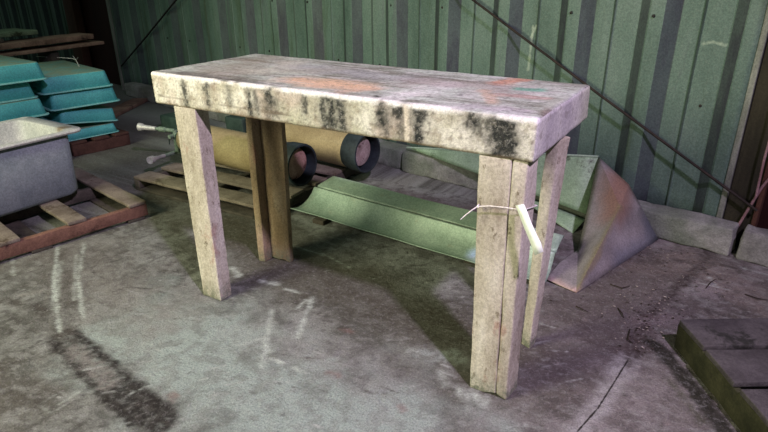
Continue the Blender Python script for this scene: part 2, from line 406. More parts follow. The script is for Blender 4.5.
# ------------------------------------------------------------------ the bench
def nz(p, f, o=0.0, oct=4):
    return noise.fractal(V((p[0]*f+o, p[1]*f+o*.7, p[2]*f)), .7, 2.0, oct)   # about -1..1
def sst(a, b, x):
    t = max(0.0, min(1.0, (x-a)/(b-a))); return t*t*(3-2*t)
FACE = []; TOPP = []
def mark(lst, a, b, w, c, k, soft=.7, amp=.7, f=40, gate=0):
    lst.append((V(a), V(b), w, c, k, w*soft, w*amp, f, gate, len(lst)*3.7))
DR = [(181, 82, 110, .010, .8), (204, 82, 104, .012, .75), (227, 88, 104, .010, .5), (247, 88, 122, .010, 1), (254, 92, 116, .008, .6), (267, 91, 99, .016, .9), (268, 100, 122, .022, .5),
      (304, 97, 112, .010, .75), (322, 100, 128, .012, .85), (331, 98, 130, .016, .9), (340, 99, 130, .011, .85), (380, 106, 122, .012, .95), (385, 112, 136, .010, .6), (398, 104, 112, .018, .85), (402, 108, 140, .014, .6),
      (418, 108, 142, .013, 1.0), (424, 108, 116, .012, .8), (472, 116, 124, .013, .95), (478, 118, 132, .012, .5), (490, 120, 142, .011, .65), (500, 119, 152, .017, 1.0), (512, 121, 156, .013, .9), (506, 124, 152, .015, .9)]
def dline(x, ya, yb, dx=1):
    a = gy(x, ya, 0); b = gy(x+dx, yb, 0); b.x = a.x; a.y = b.y = 0; return a, b
for x, ya, yb, w, k in DR:
    a, b = dline(x, ya, yb)
    mark(FACE, a, b, w*2.0, (.20, .195, .17), k*.6, 1, 1, 22)
for x, ya, yb, w, k in DR:
    a, b = dline(x, ya, yb)
    mark(FACE, a, b, w*1.05, (.020, .024, .023), min(1, k*1.1), .5, .95, 48, 1)
a, b = dline(406, 100, 143); mark(FACE, a, b, .0085, (.72, .66, .55), 1, .25, .1)
a = gy(158, 96, 0); b = gy(300, 117, 0); mark(FACE, a, b, .0022, (.14, .11, .08), .8, 1, 2, 15)
mark(FACE, (-.03, 0, .742), (1.44, 0, .742), .007, (.22, .15, .10), .8, .8, .8, 25)
def patch(a, b, w, c, k, f=12, gate=0, amp=.8): mark(TOPP, gz(*a, .86), gz(*b, .86), w, c, k, .8, amp, f, gate)
patch((200, 78), (262, 60), .10, (.30, .24, .18), .5)
patch((180, 73), (250, 84), .035, (.10, .098, .085), .8, 16, 1)
patch((165, 74), (200, 76), .04, (.20, .20, .17), .7, 12, 1)
patch((255, 86), (330, 94), .018, (.07, .07, .066), .9, 20, 1)
patch((345, 97), (400, 104), .010, (.10, .10, .09), .85, 22)
patch((298, 80), (352, 86), .060, (.80, .54, .34), .85, 8, 0, .7)
patch((345, 91), (375, 89), .03, (.74, .48, .32), .6)
patch((300, 66), (420, 80), .06, (.44, .45, .47), .55, 8)
patch((280, 72), (330, 70), .05, (.50, .48, .38), .4, 8)
patch((385, 99), (450, 84), .034, (.84, .84, .82), .75, 14, 1, 1.1)
patch((262, 72), (300, 62), .05, (.62, .60, .50), .5, 8, 0, 1)
patch((420, 82), (520, 88), .07, (.38, .31, .29), .6, 8)
patch((500, 83), (530, 78), .032, (.56, .24, .14), .75, 14, 0, .8)
patch((520, 89), (540, 90), .024, (.14, .42, .30), .9, 18, 0, .7)
patch((500, 95), (545, 98), .022, (.50, .29, .25), .55)
patch((484, 90), (493, 104), .018, (.56, .37, .25), .6, 14, 0, 1)
patch((455, 112), (530, 122), .012, (.05, .046, .043), .95, 22, 1, 1.1)
patch((440, 108), (460, 110), .012, (.25, .23, .25), .6)
patch((470, 106), (520, 112), .03, (.46, .40, .46), .5)
patch((376, 96), (378, 97), .006, (.03, .03, .03), 1); patch((460, 95), (460.5, 95), .006, (.10, .09, .09), 1); patch((545, 115), (552, 108), .012, (.17, .13, .10), .8)
patch((552, 108), (585, 90), .022, (.50, .54, .46), .6)
for i in range(26):
    rr = random.Random(i); x = rr.uniform(0, 1.4); y = rr.uniform(.05, .5); mark(TOPP, (x, y, .86), (x+rr.uniform(.05, .3), y+rr.uniform(-.02, .02), .86), rr.uniform(.002, .005), rr.choice([(.08, .07, .06), (.62, .61, .57), (.16, .13, .1)]), .7, 1, 2, 20, 1)
def segd(p, a, b):
    d = b-a; L = d.length_squared or 1e-9; t = max(0, min(1, (p-a).dot(d)/L)); return (p-a-d*t).length
def compose(p, base, lst):
    c = list(base)
    for a, b, w, col, k, soft, amp, f, gate, o in lst:
        if abs(p.x-(a.x+b.x)/2) > abs(a.x-b.x)/2+w*3: continue
        d = segd(p, a, b)
        if d > w+soft+amp*1.2: continue
        m = sst(w+soft, max(w-soft, -.001), d+amp*nz(p, f, o, 3))*k
        if gate: m *= .50+.50*sst(-.28, .02, nz(p, 75, o+5, 3))
        for q in range(3): c[q] += (col[q]-c[q])*m
    return c
def mixc(a, b, t): return [x+(y-x)*t for x, y in zip(a, b)]
def bench_paint(p, n):
    if n.z > .6:
        q = V((p.x*.45, p.y*2.2, 1)); h = nz(q, 5, 0, 6)
        c = mixc((.245, .26, .21), (.54, .61, .53), sst(-.5, .4, h)); c = mixc(c, (.66, .66, .63), sst(.0, .6, nz(q, 14, 3, 5))*.7)
        c = mixc(c, (.16, .14, .115), sst(.1, .55, nz(q, 30, 8, 5))*.5)
        c = compose(V((p.x, p.y, .86)), c, TOPP)
        c = mixc(c, (.08, .075, .065), sst(.34, .5, nz(p, 90, 2, 3))*.5)
    elif n.x > .6:
        c = mixc((.50, .49, .48), (.68, .68, .62), sst(-.5, .5, nz(p, 6, 3, 5))); c = mixc(c, (.50, .55, .35), sst(.35, .52, p.y)*.55)
        c = mixc(c, (.28, .26, .22), sst(.35, .6, nz(p, 30, 6, 4))*.5)
    else:
        c = mixc((.52, .50, .40), (.78, .77, .68), sst(-.5, .35, nz(p, 9, 1, 6))); c = mixc(c, (.50, .38, .32), sst(0, .5, nz(V((p.x, 0, p.z*.6)), 5, 9, 4))*.6)
        c = mixc(c, (.52, .55, .40), sst(.1, .5, nz(V((p.x, 0, p.z*.6)), 3.5, 29, 4))*.5)
        c = mixc(c, (.30, .25, .18), sst(.25, .6, nz(p, 34, 4, 4))*.55)
        c = compose(V((p.x, 0, p.z)), c, FACE)
        c = mixc(c, (.10, .09, .07), sst(.42, .6, nz(p, 80, 2, 3))*.5)
    if p.y < .05:                                   # worn white arris along the front
        m = sst(.020, .010, p.y+.006*nz(p, 20, 6, 4))*sst(.843, .850, p.z+.006*nz(p, 26, 2, 4))*sst(-.8, -.25, nz((p.x, 0, 0), 9, 2, 3))
        if n.z > .6: m *= .9
        c = mixc(c, (.82, .83, .79), m)
    return c
def paint(o, fn):
    me = o.data; at = me.color_attributes.new('paint', 'FLOAT_COLOR', 'POINT'); L = V(o.location)+(root_loc(o.parent) if o.parent else V())
    buf = []
    for v in me.vertices:
        c = fn(v.co+L, v.normal); buf += [max(0, x) for x in c]+[1.0]
    at.data.foreach_set('color', buf)
def bench_top_mat():
    t = NT('paint spattered bench top'); a = t.n('ShaderNodeVertexColor', layer_name='paint')
    g = t.noise(90, 5, .8)
    col = t.mix(t.ramp(g, .5, .68, 0, .3), a.outputs[0], (.16, .145, .12)); col = t.mix(t.ramp(t.noise(120, 3, .8, off=(3, 1, 1)), .52, .66, 0, .25), col, (.75, .74, .68))
    return t.done(col, .7, 0, t.math('ADD', g, t.noise(25, 6, .75)), .6, .006, .3)
M_top = bench_top_mat()
def leg_mat(name='peeling cream painted timber', a=(.28, .25, .185), b=(.48, .45, .36), c=(.62, .60, .51)):
    t = NT(name)
    f = t.noise(10, 7, .7, (1, 1, .3)); g = t.noise(40, 6, .8, (1, 1, .5), off=(2, 2, 0))
    col = t.colramp(f, [(.3, a), (.5, b), (.7, c)])
    col = t.mix(t.ramp(g, .56, .66, 0, .75), col, (.12, .095, .055))
    col = t.mix(t.ramp(t.noise(14, 5, .7, (1, 1, .4), off=(5, 5, 5)), .58, .70, 0, .55), col, (.33, .17, .13))
    sp = t.n('ShaderNodeSeparateXYZ'); t.l(t.pos, sp.inputs[0])
    ft = t.ramp(t.math('ADD', sp.outputs[2], t.math('MULTIPLY', t.noise(20, 5, .7, off=(9, 0, 0)), .10)), .14, .05)
    col = t.mix(t.math('MULTIPLY', ft, t.ramp(t.noise(35, 5, .8, off=(9, 0, 9)), .4, .55, .15, .8)), col, (.12, .15, .10))
    return t.done(col, .82, 0, t.math('ADD', t.math('MULTIPLY', f, .6), g), .5, .006, .25)
M_leg = leg_mat()
M_leg2 = leg_mat('brown stained bench timber', (.16, .11, .06), (.27, .20, .12), (.38, .31, .21))
bench = thing('workbench', 'long cream painted timber workbench with black drips down its thick edge, standing in the middle', 'workbench', (.7, .27, 0))
bm = B()
rbox(bm, [(-.022, .010, .742), (1.434, .008, .742), (1.432, .574, .742), (-.036, .590, .742), (-.023, .008, .86), (1.438, -.006, .86), (1.436, .53, .86), (-.036, .580, .86)], .010, .0055, .0016, 11)
paint(finish(bm, 'tabletop', M_top, bench, ang=50), bench_paint)
def leg(bot, top, name='leg', parent=bench, mat=M_leg, zt=.743, r=.004, seed=0, rag=.02):
    bm = B(); cor = [V((*b, 0.0)) if len(b) == 2 else V(b) for b in bot]+[V((*c, zt)) for c in top]
    rbox(bm, cor, r, .03, .0022, 16, seed, ragged=rag); return finish(bm, name, mat, parent, ang=40)
# front left: one leaning post
leg([(.170, -.055), (.268, -.052), (.266, .008), (.172, .004)], [(.076, .012), (.190, .012), (.192, .075), (.08, .075)], seed=1)
# front right: wide board with a second board beside it
fr = leg([(1.309, -.010), (1.393, -.014), (1.40, .05), (1.315, .05)], [(1.284, .012), (1.374, .012), (1.376, .075), (1.286, .075)], seed=2, r=.003)
leg([(1.3945, -.013), (1.428, -.010), (1.437, .064), (1.402, .060)], [(1.3755, .013), (1.418, .014), (1.425, .082), (1.378, .08)], 'side_board', fr, seed=3, r=.006)
# back right: single post
leg([(1.371, .288), (1.404, .276), (1.414, .305), (1.382, .318)], [(1.388, .266), (1.428, .262), (1.446, .31), (1.41, .32)], seed=4)
# back left: two boards forming an angle
bl = leg([(.152, .282), (.186, .290), (.190, .372), (.157, .365)], [(.152, .292), (.180, .296), (.183, .38), (.155, .375)], seed=5, mat=M_leg2)
leg([(.192, .330), (.288, .342), (.286, .368), (.192, .358)], [(.187, .335), (.300, .343), (.30, .37), (.187, .362)], 'side_board', bl, seed=6, mat=M_leg2)
# string and paper tag on the front right leg
M_str = simple('white string', (.70, .68, .60), (.82, .80, .74), 60, rough=.8)
s = thing('tied_string', 'thin white string tied round the front right bench leg with a loose end', 'string', gy(478, 206, -.02))
bm = B()
p0 = gy(477.5, 206.5, -.008); p1 = gy(517, 209.5, -.004); z = p0.z
loop = [p0, gy(490, 206, -.006), gy(505, 207.5, -.006), p1, V((1.423, .0, p1.z+.001)), V((1.433, .08, z)), V((1.30, .08, z)), V((1.292, .02, z)), p0]
tube(bm, loop, .0018, 6); finish(bm, 'loop', M_str, s)
bm = B(); tube(bm, [p0, gy(472, 210, -.03), gy(465, 215.5, -.04), gy(460.5, 219.5, -.05)], [.0018, .0017, .0015, .001], 6)
tube(bm, [p0+V((0, -.001, .004)), p0+V((.004, -.005, 0)), p0+V((0, -.002, -.004))], .002, 6); finish(bm, 'loose_end', M_str, s)
t_ = NT('white paper'); M_tag = t_.done(t_.mix(t_.noise(12), (.76, .84, .76), (.86, .92, .84)), .6, grain=0)
bm = B(); pts = [((515.5, 205.5), (524, 204)), ((519, 214), (527.5, 212)), ((523.5, 226), (531.5, 223)), ((528.5, 238), (537, 235)), ((532, 247), (541, 243)), ((535, 255.5), (543.5, 251.5))]
yy = [-.012, -.02, -.030, -.036, -.040, -.044]
L = [[bm.verts.new(gy(*a, y)), bm.verts.new(gy((a[0]+b[0])/2, (a[1]+b[1])/2, y-.002)), bm.verts.new(gy(*b, y-.001))] for (a, b), y in zip(pts, yy)]
for a, b in zip(L, L[1:]):
    for k in (0, 1): bm.faces.new((a[k], a[k+1], b[k+1], b[k]))
tag(finish(bm, 'paper_tag', M_tag, solid=.0012), 'blank white paper tag hanging from the string on the front right bench leg', 'tag')

# ------------------------------------------------------------------ pallets
M_pal = simple('weathered pallet timber', (.13, .108, .08), (.26, .225, .175), 7, (1, 1, 1), .88, dirt=(.07, .05, .03), bs=.6)
M_palred = simple('reddish wet timber', (.13, .068, .045), (.25, .135, .095), 7, (1, 1, 1), .8, dirt=(.05, .025, .018), bs=.7)
M_palrust = simple('dark red brown timber', (.055, .026, .020), (.11, .055, .042), 8, rough=.85, dirt=(.03, .018, .014))
M_paldark = simple('dark mossy timber', (.045, .042, .032), (.10, .088, .07), 9, (1, 1, 1), .85, dirt=(.02, .022, .012), bs=.7)
M_paldark2 = simple('grey black timber', (.045, .040, .042), (.085, .078, .08), 9, (1, 1, 1), .85, dirt=(.02, .02, .018), bs=.7)
M_palgreen = simple('moss green timber', (.020, .022, .010), (.055, .055, .028), 9, (1, 1, 1), .85, dirt=(.018, .018, .01), bs=.7)
def pallet(label, o, ang, decks, dlen, strs, slen, h, dt=.018, mat=M_pal, smat=M_pal, sw=.04, bottoms=(), fmat=None, group='wooden pallets on the floor', name='pallet'):
    """o: front corner on the ground; e1 runs along the stringers, e2 along the deck boards"""
    e1 = V((math.cos(ang), math.sin(ang), 0)); e2 = V((-e1.y, e1.x, 0)); o = V(o)
    t = thing(name, label, 'pallet', o, group)
    for i, (a, w) in enumerate(decks):
        bm = B(); rbox(bm, box8(o+e1*a+V((0, 0, h-dt))+e2*random.uniform(-.006, .006), e1*w, e2*dlen, V((0, 0, dt))), .004, .06, .003, 10, i+3); finish(bm, 'deck_board', mat, t)
    for i, a in enumerate(strs):
        bm = B(); b0 = .016 if bottoms else 0
        rbox(bm, box8(o+e2*a+V((0, 0, b0)), e1*slen, e2*sw, V((0, 0, h-dt-b0-.001))), .005, .05, .004, 12, i+9); finish(bm, 'stringer', (fmat if (fmat and i == 0) else smat), t)
    for i, a in enumerate(bottoms):
        bm = B(); rbox(bm, box8(o+e1*a, e1*.09, e2*dlen, V((0, 0, .0155))), .003, .08, .001, 10, i+5); finish(bm, 'bottom_board', smat, t)
    return t
# left pallet under the sink: stringers run along +y, boards to -x
a = math.atan2(.984, .177)
o = V((-.690, .352, 0)) - V((math.cos(a), math.sin(a), 0))*1.05
pallet('reddish brown pallet at the left edge with the grey sink standing on it', o, a, [(.01, .09), (.30, .09), (.47, .09)][:0]+[(.05, .09), (.36, .09), (.655, .09), (.955, .092)], 1.0, [0, .46, .95], 1.05, .10, mat=M_pal, smat=M_paldark, fmat=M_palred, sw=.035, bottoms=(.02, .48, .94))
# pallet below the cylinders: boards along x
a = math.pi/2+.03
o = V((-.10, .617, 0))
pallet('low weathered pallet carrying the gas cylinders behind the bench legs', o, a, [(0, .12), (.20, .12), (.42, .12), (.62, .12), (.83, .12)], 1.02, [.0, .48, .975], .95, .085, mat=M_pal, smat=M_paldark, sw=.045, bottoms=(0.0, .86))
# dark pallet at bottom right
a = math.atan2(-.844, .536)
o = V((1.822, .545, 0))
pallet('dark weathered pallet with wide planks in the bottom right corner', o, a, [(0.005, .150), (.175, .150), (.355, .14), (.53, .14)], .95, [0.0, .45, .90], .75, .115, mat=M_paldark2, smat=M_palgreen, sw=.022, dt=.02)
# small pallet under the right stack of tubs
pallet('red-brown pallet under the right hand stack of teal tubs', V((-2.07, .79, 0)), math.pi/2-.15, [(.0, .11), (.16, .11), (.31, .11)], .78, [0, .38, .74], .42, .10, mat=M_palrust, smat=M_palrust)
pallet('dark pallet beneath the left hand stack of teal tubs behind the sink', V((-2.05, .18, 0)), math.pi/2-.1, [(.0, .11), (.18, .11), (.37, .11)], .85, [0, .38, .80], .48, .10, mat=M_paldark, smat=M_paldark)

# ------------------------------------------------------------------ sink
def sink_mat(name, c1, c2, rust=True):
    t = NT(name); f = t.noise(6, 6, .65)
    col = t.mix(t.ramp(f, .3, .7), c1, c2)
    col = t.mix(t.ramp(t.noise(28, 6, .8, off=(4, 1, 1)), .60, .72, 0, .5), col, (.10, .10, .10))
    if rust:
        for a, w in ((gz(62, 127, .452), .035), (gz(45, 118, .43), .06), (gz(38, 124, .40), .035)):
            col = t.mix(t.math('MULTIPLY', t.seg(a, a, w, w*.7, .03, 25), .8), col, (.16, .10, .04))
    return t.done(col, .62, .0, t.noise(18, 5, .6), .25, .006, .3)
M_sink = sink_mat('dull grey sink shell', (.19, .235, .245), (.29, .335, .34), False); M_sinkrim = sink_mat('scaled sink interior', (.42, .45, .42), (.60, .62, .56))
sk = thing('sink_tub', 'deep dull grey metal sink tub standing on the reddish pallet at the left edge', 'sink', (-1.31, -.1, .1015))
X0, X1, Y0, Y1 = -1.56, -1.085, -.50, .26
bm = B()
bt = .1045
loft(bm, [rrect(X0+.03, Y0+.03, X1-.02, Y1-.02, bt, .05), rrect(X0+.012, Y0+.012, X1-.004, Y1-.004, bt+.02, .06), rrect(X0, Y0, X1, Y1, .435, .055)], cap0=True)
finish(bm, 'outer_shell', M_sink, sk, ang=50, solid=.002)
bm = B()
loft(bm, [rrect(X0-.02, Y0-.02, X1+.03, Y1+.05, .432, .04), rrect(X0-.024, Y0-.024, X1+.036, Y1+.056, .441, .045), rrect(X0-.02, Y0-.02, X1+.03, Y1+.05, .450, .04), rrect(X0+.012, Y0+.012, X1-.008, Y1-.012, .447, .05)])
finish(bm, 'rim', M_sinkrim, sk, ang=60)
bm = B()
loft(bm, [rrect(X0+.012, Y0+.012, X1-.008, Y1-.012, .447, .05), rrect(X0+.02, Y0+.02, X1-.016, Y1-.02, .435, .05), rrect(X0+.035, Y0+.035, X1-.03, Y1-.035, bt+.04, .06), rrect(X0+.06, Y0+.06, X1-.055, Y1-.06, bt+.02, .05)], cap1=True)
finish(bm, 'basin', M_sinkrim, sk, ang=60)
bm = B(); q = gz(43, 183, .13); tube(bm, [gx(37, 182, -1.09), gx(40, 176, -1.075), gx(44, 180, -1.07), gx(41, 186, -1.08), gx(37, 182, -1.09)], .003, 6)

# ------------------------------------------------------------------ teal tubs
def tub_mat():
    t = NT('teal plastic'); f = t.noise(5, 5, .6); nrm = t.n('ShaderNodeNewGeometry').outputs['Normal']
    sep = t.n('ShaderNodeSeparateXYZ'); t.l(nrm, sep.inputs[0]); up = t.ramp(sep.outputs[2], .6, .9)
    col = t.mix(t.ramp(f, .3, .7), (.09, .47, .47), (.13, .58, .57))
    col = t.mix(t.ramp(t.noise(30, 5, .8, off=(4, 1, 1)), .62, .72, 0, .5), col, (.22, .38, .34))
    grime = t.math('MULTIPLY', up, t.ramp(t.noise(12, 7, .75, off=(2, 8, 1)), .38, .56, .55, .97))
    col = t.mix(grime, col, (.30, .40, .26))
    return t.done(col, .5, 0, t.noise(12, 4, .6), .2, .006, .4)
M_teal = tub_mat()
M_tealrim = simple('pale teal rim', (.18, .55, .52), (.30, .66, .60), 15, rough=.45)
def make_tub(lx=.84, ly=.46, h=.112):
    """upside-down tub; local front face at x=0 faces +x, rim at z=0"""
    t = thing('fish_tub', 'x', 'tub', (0, 0, 0), 'teal plastic tubs stacked upside down')
    bm = B(); tp = .017
    loft(bm, [rrect(-lx, 0, 0, ly, .008, .03), rrect(-lx+tp, tp, -tp, ly-tp, h-.007, .03), rrect(-lx+tp+.006, tp+.006, -tp-.006, ly-tp-.006, h, .027)], cap1=True)
    finish(bm, 'shell', M_teal, t, ang=50, solid=.003, off=-1)
    bm = B()
    loft(bm, [rrect(-lx+.002, .002, -.002, ly-.002, .012, .03), rrect(-lx-.012, -.012, .012, ly+.012, .011, .038), rrect(-lx-.014, -.014, .014, ly+.014, .004, .038), rrect(-lx-.010, -.010, .010, ly+.010, .0, .036), rrect(-lx+.0, .0, -.0, ly-.0, .001, .03)])
    finish(bm, 'rim', M_tealrim, t, ang=60)
    return t
proto = make_tub()
TL = [((-2.13, .80, .1015), -.17, 'lowest teal tub of the right stack, resting on the red-brown pallet'),
      ((-2.12, .775, .233), -.12, 'teal tub second from the bottom of the right stack, tilted'),
      ((-2.11, .735, .332), -.19, 'teal tub second from the top of the right stack'),
      ((-2.12, .705, .446), -.2, 'top teal tub of the right stack with a grimy green base up'),
      ((-2.06, .20, .104), -.1, 'lowest teal tub of the left stack, behind the grey sink'),
      ((-2.07, .19, .216), -.09, 'teal tub second from the bottom of the left stack, hidden mostly by the sink'),
      ((-2.06, .20, .336), -.08, 'third teal tub from the top of the left stack, behind the sink rim'),
      ((-2.10, .17, .450), -.1, 'second teal tub from the top of the left stack'),
      ((-2.05, .235, .564), -.1, 'top teal tub of the left stack at the left edge')]
for i, (loc, rz, lb) in enumerate(TL):
    t = proto if i == 0 else copy_tree(proto)
    t.location = loc; t.rotation_euler = (-.13 if i == 1 else 0, 0, rz); t.scale = [(.84, .80, .62), (.86, .88, .84)][i] if i < 2 else (1, 1, 1); t['label'] = lb
bm = B(); tube(bm, [gz(36, 56.5, .58), gz(52, 57, .563), gz(72, 58.5, .563), gz(76, 60, .563), gz(79, 66, .561)], .003, 6)
tube(bm, [gz(73, 56, .563), gz(76, 60, .568), gz(78, 57.5, .563)], .0025, 6)
tag(finish(bm, 'thin_cord', M_str), 'thin pale cord lying over the grimy base of the top teal tub', 'cord')

# ------------------------------------------------------------------ timber pile behind tubs
M_plank = simple('brown rough plank', (.15, .095, .065), (.30, .20, .145), 8, (1, 1, 1), .85, dirt=(.035, .022, .015), bs=.6)
M_plankg = simple('green grimy board', (.10, .15, .09), (.20, .27, .17), 8, (1, 1, 1), .85, dirt=(.03, .04, .02), bs=.5)
def plank(a0, a1, w, th, mat, lb, name='timber_board', grp='boards piled behind the tubs'):
    a0, a1 = V(a0), V(a1); d = a1-a0; side = V((-1, 0, 0))*w
    bm = B(); rbox(bm, box8(a0, d, side, V((0, 0, th))), .005, .08, .003, 9, seed=th*100)
    return tag(finish(bm, name, mat), lb, 'board', grp)
XP = -2.95
pb = gx(104, 45, XP); pl = gx(-30, 62, XP)
plank((XP, .0, .598), (XP-.0, 1.76, .630), .2, .026, M_plank, 'lower brown plank running behind the teal tubs, longer and nearer')
plank((XP-.02, .0, .652), (XP-.04, 1.70, .678), .22, .042, M_plank, 'upper brown plank of the pile behind the teal tubs')
plank((XP-.12, .0, .735), (XP-.16, 1.30, .745), .35, .035, M_plankg, 'green grimy board lying on top of the plank pile, left edge')
bench_t = thing('timber_trestle', 'dark low trestle holding the plank pile behind the teal tubs', 'trestle', (-3.1, .8, 0))
for y in (.25, .75, 1.3):
    bm = B(); rbox(bm, box8((-3.2, y, 0), (.2, 0, 0), (0, .07, 0), (0, 0, .585+.018*y)), .005, .1); finish(bm, 'leg', M_paldark, bench_t)
for n_, (za, zb, yb) in enumerate(((.632, .656, .3), (.648, .670, 1.15), (.704, .737, .4), (.712, .741, .9))):
    bm = B(); rbox(bm, box8((XP-.19, yb, za), (.10, 0, 0), (0, .09, 0), (0, 0, zb-za)), .003, .1)
    tag(finish(bm, 'spacer_block', M_paldark), ['spacer between the two brown planks, left one', 'spacer between the two brown planks, right one', 'spacer under the green grimy board, left one', 'spacer under the green grimy board, right one'][n_], 'block')

# ------------------------------------------------------------------ gas cylinders
def cyl_mat():
    t = NT('scuffed mustard paint'); f = t.noise(5, 6, .65)
    col = t.mix(t.ramp(f, .3, .7), (.31, .245, .125), (.45, .37, .20))
    col = t.mix(t.ramp(t.noise(26, 6, .8, (.4, 1, 1), off=(4, 1, 1)), .58, .70, 0, .6), col, (.17, .12, .06))
    col = t.mix(t.ramp(t.noise(60, 3, .8, off=(2, 2, 2)), .66, .74, 0, .6), col, (.55, .50, .32))
    return t.done(col, .30, .1, t.noise(30, 5, .6), .2, .004, .6)
M_cyl = cyl_mat()
M_ring = simple('dark blue green paint', (.014, .020, .023), (.034, .050, .055), 10, rough=.6, dirt=(.10, .13, .12), dirt_amt=.60)
M_base = simple('rust pink metal base', (.30, .16, .13), (.48, .31, .25), 14, rough=.7, dirt=(.10, .05, .04))
M_white = simple('white metal fitting', (.50, .50, .47), (.68, .68, .64), 20, rough=.4, metal=.3)
M_gfit = simple('green painted fitting', (.12, .19, .13), (.26, .34, .25), 20, rough=.5, dirt=(.08, .09, .06))
M_dgreen = simple('dark green casting', (.018, .035, .028), (.04, .07, .055), 12, rough=.7)
def cylinder(P, d, label, base_mat, ln=1.05):
    d = V(d).normalized(); P = V(P)
    t = thing('gas_cylinder', label, 'gas cylinder', P-V((0, 0, .118)), 'mustard gas cylinders lying on the low pallet')
    bm = B(); R = .112
    lathe(bm, P, d, [(.09, .0), (.09, .09), (.10, R-.004), (.105, R), (.10, R), (ln-.14, R), (ln-.09, R*.97), (ln-.045, R*.82), (ln-.01, R*.5), (ln, .035), (ln, 0)], 48)
    finish(bm, 'body', M_cyl, t, ang=40)
    bm = B(); lathe(bm, P, d, [(.0, .108), (-.002, .114), (.0, .1195), (.01, .121), (.085, .119), (.095, .1165), (.12, .1125), (.12, .1121), (.10, .1125), (.08, .110), (.0, .108)], 48)
    finish(bm, 'foot_ring', M_ring, t, ang=40)
    bm = B(); lathe(bm, P, d, [(.056, 0), (.054, .02), (.048, .035), (.046, .078), (.052, .088), (.085, .096)], 40)
    finish(bm, 'base_plate', base_mat, t, ang=40)
    bm = B(); lathe(bm, P, d, [(ln-.02, .0), (ln-.02, .04), (ln+.02, .038), (ln+.03, .026), (ln+.06, .024), (ln+.06, 0)], 20)
    finish(bm, 'neck', M_dgreen, t); return t, d, P
zc = .0865+.1215
c1, d, P = cylinder((-.137, .972, zc), (-1.055, .07, 0), 'nearer mustard gas cylinder on the low pallet with white ended valve pipes', M_base)
N = P+d*1.11
bm = B(); T = N+d*.03; tube(bm, [N-d*.02, T], .020, 12); tube(bm, [T+V((0, .0, -.12)), T+V((0, 0, .035))], .016, 12); tube(bm, [T+V((0, -.05, 0)), T+V((0, .03, 0))], .014, 10)
finish(bm, 'valve_body', M_gfit, c1)
k1 = gy(141, 127, .98); A1 = T+V((0, 0, .03))
bm = B(); dd = (k1-A1); tube(bm, [A1, A1+dd*.25, A1+dd*.27, A1+dd*.45, A1+dd*.47, A1+dd*.8], [.013, .013, .018, .018, .012, .012], 12); v1 = finish(bm, 'upper_outlet', M_gfit, c1)
bm = B(); lathe(bm, A1+dd*.55, dd, [(0, 0), (0, .014), (dd.length*.12, .015), (dd.length*.2, .017), (dd.length*.36, .018), (dd.length*.42, .027), (dd.length*.5, .027), (dd.length*.5, .014), (dd.length*.42, .012), (dd.length*.42, 0)], 20); finish(bm, 'end_fitting', M_white, v1)
A2 = T+V((0, -.05, -.112)); k2 = gy(149.5, 160.5, .78); dd = k2-A2
bm = B(); tube(bm, [A2+V((0, .04, 0)), A2, A2+dd*.6], [.012, .013, .010], 12); v2 = finish(bm, 'lower_outlet', M_gfit, c1)
bm = B(); lathe(bm, A2+dd*.35, dd, [(0, 0), (0, .013), (dd.length*.3, .013), (dd.length*.32, .016), (dd.length*.48, .016), (dd.length*.5, .024), (dd.length*.64, .024), (dd.length*.64, .012), (dd.length*.6, 0)], 20); finish(bm, 'end_fitting', M_white, v2)
bm = B(); tube(bm, [A1+V((.0, -.01, .0)), A1+V((-.03, -.03, -.05)), A1+V((-.035, -.03, -.09))], .004, 6); finish(bm, 'wire', M_dgreen, c1)
c2, d, P = cylinder((.045, 1.355, zc), (-.56, .06, 0), 'farther mustard gas cylinder on the low pallet, its dark ring next to the kerb', simple('grey pink metal base', (.30, .22, .20), (.45, .37, .33), 14, rough=.7, dirt=(.10, .06, .05)), 1.02)
bm = B(); q = gy(234, 126, P.y+.10); N2 = P+d*1.08
rbox(bm, box8(N2+V((-.145, -.07, -.05)), (.17, .0, .0), (.0, .14, 0), (-.01, 0, .115)), .012, .03, .002, 9); finish(bm, 'valve_block', M_dgreen, c2)
bm = B(); q = gz(172, 132, 0)
rbox(bm, box8((q.x-.10, q.y-.02, .001), (.30, -.03, 0), (.03, .16, 0), (0, 0, .135)), .01, .04, .003, 9)
tag(finish(bm, 'painted_block', simple('faded dark green paint', (.035, .07, .055), (.07, .12, .09), 9, rough=.75)), 'dark green block on the floor behind the cylinder valve, left of the bench leg', 'block')

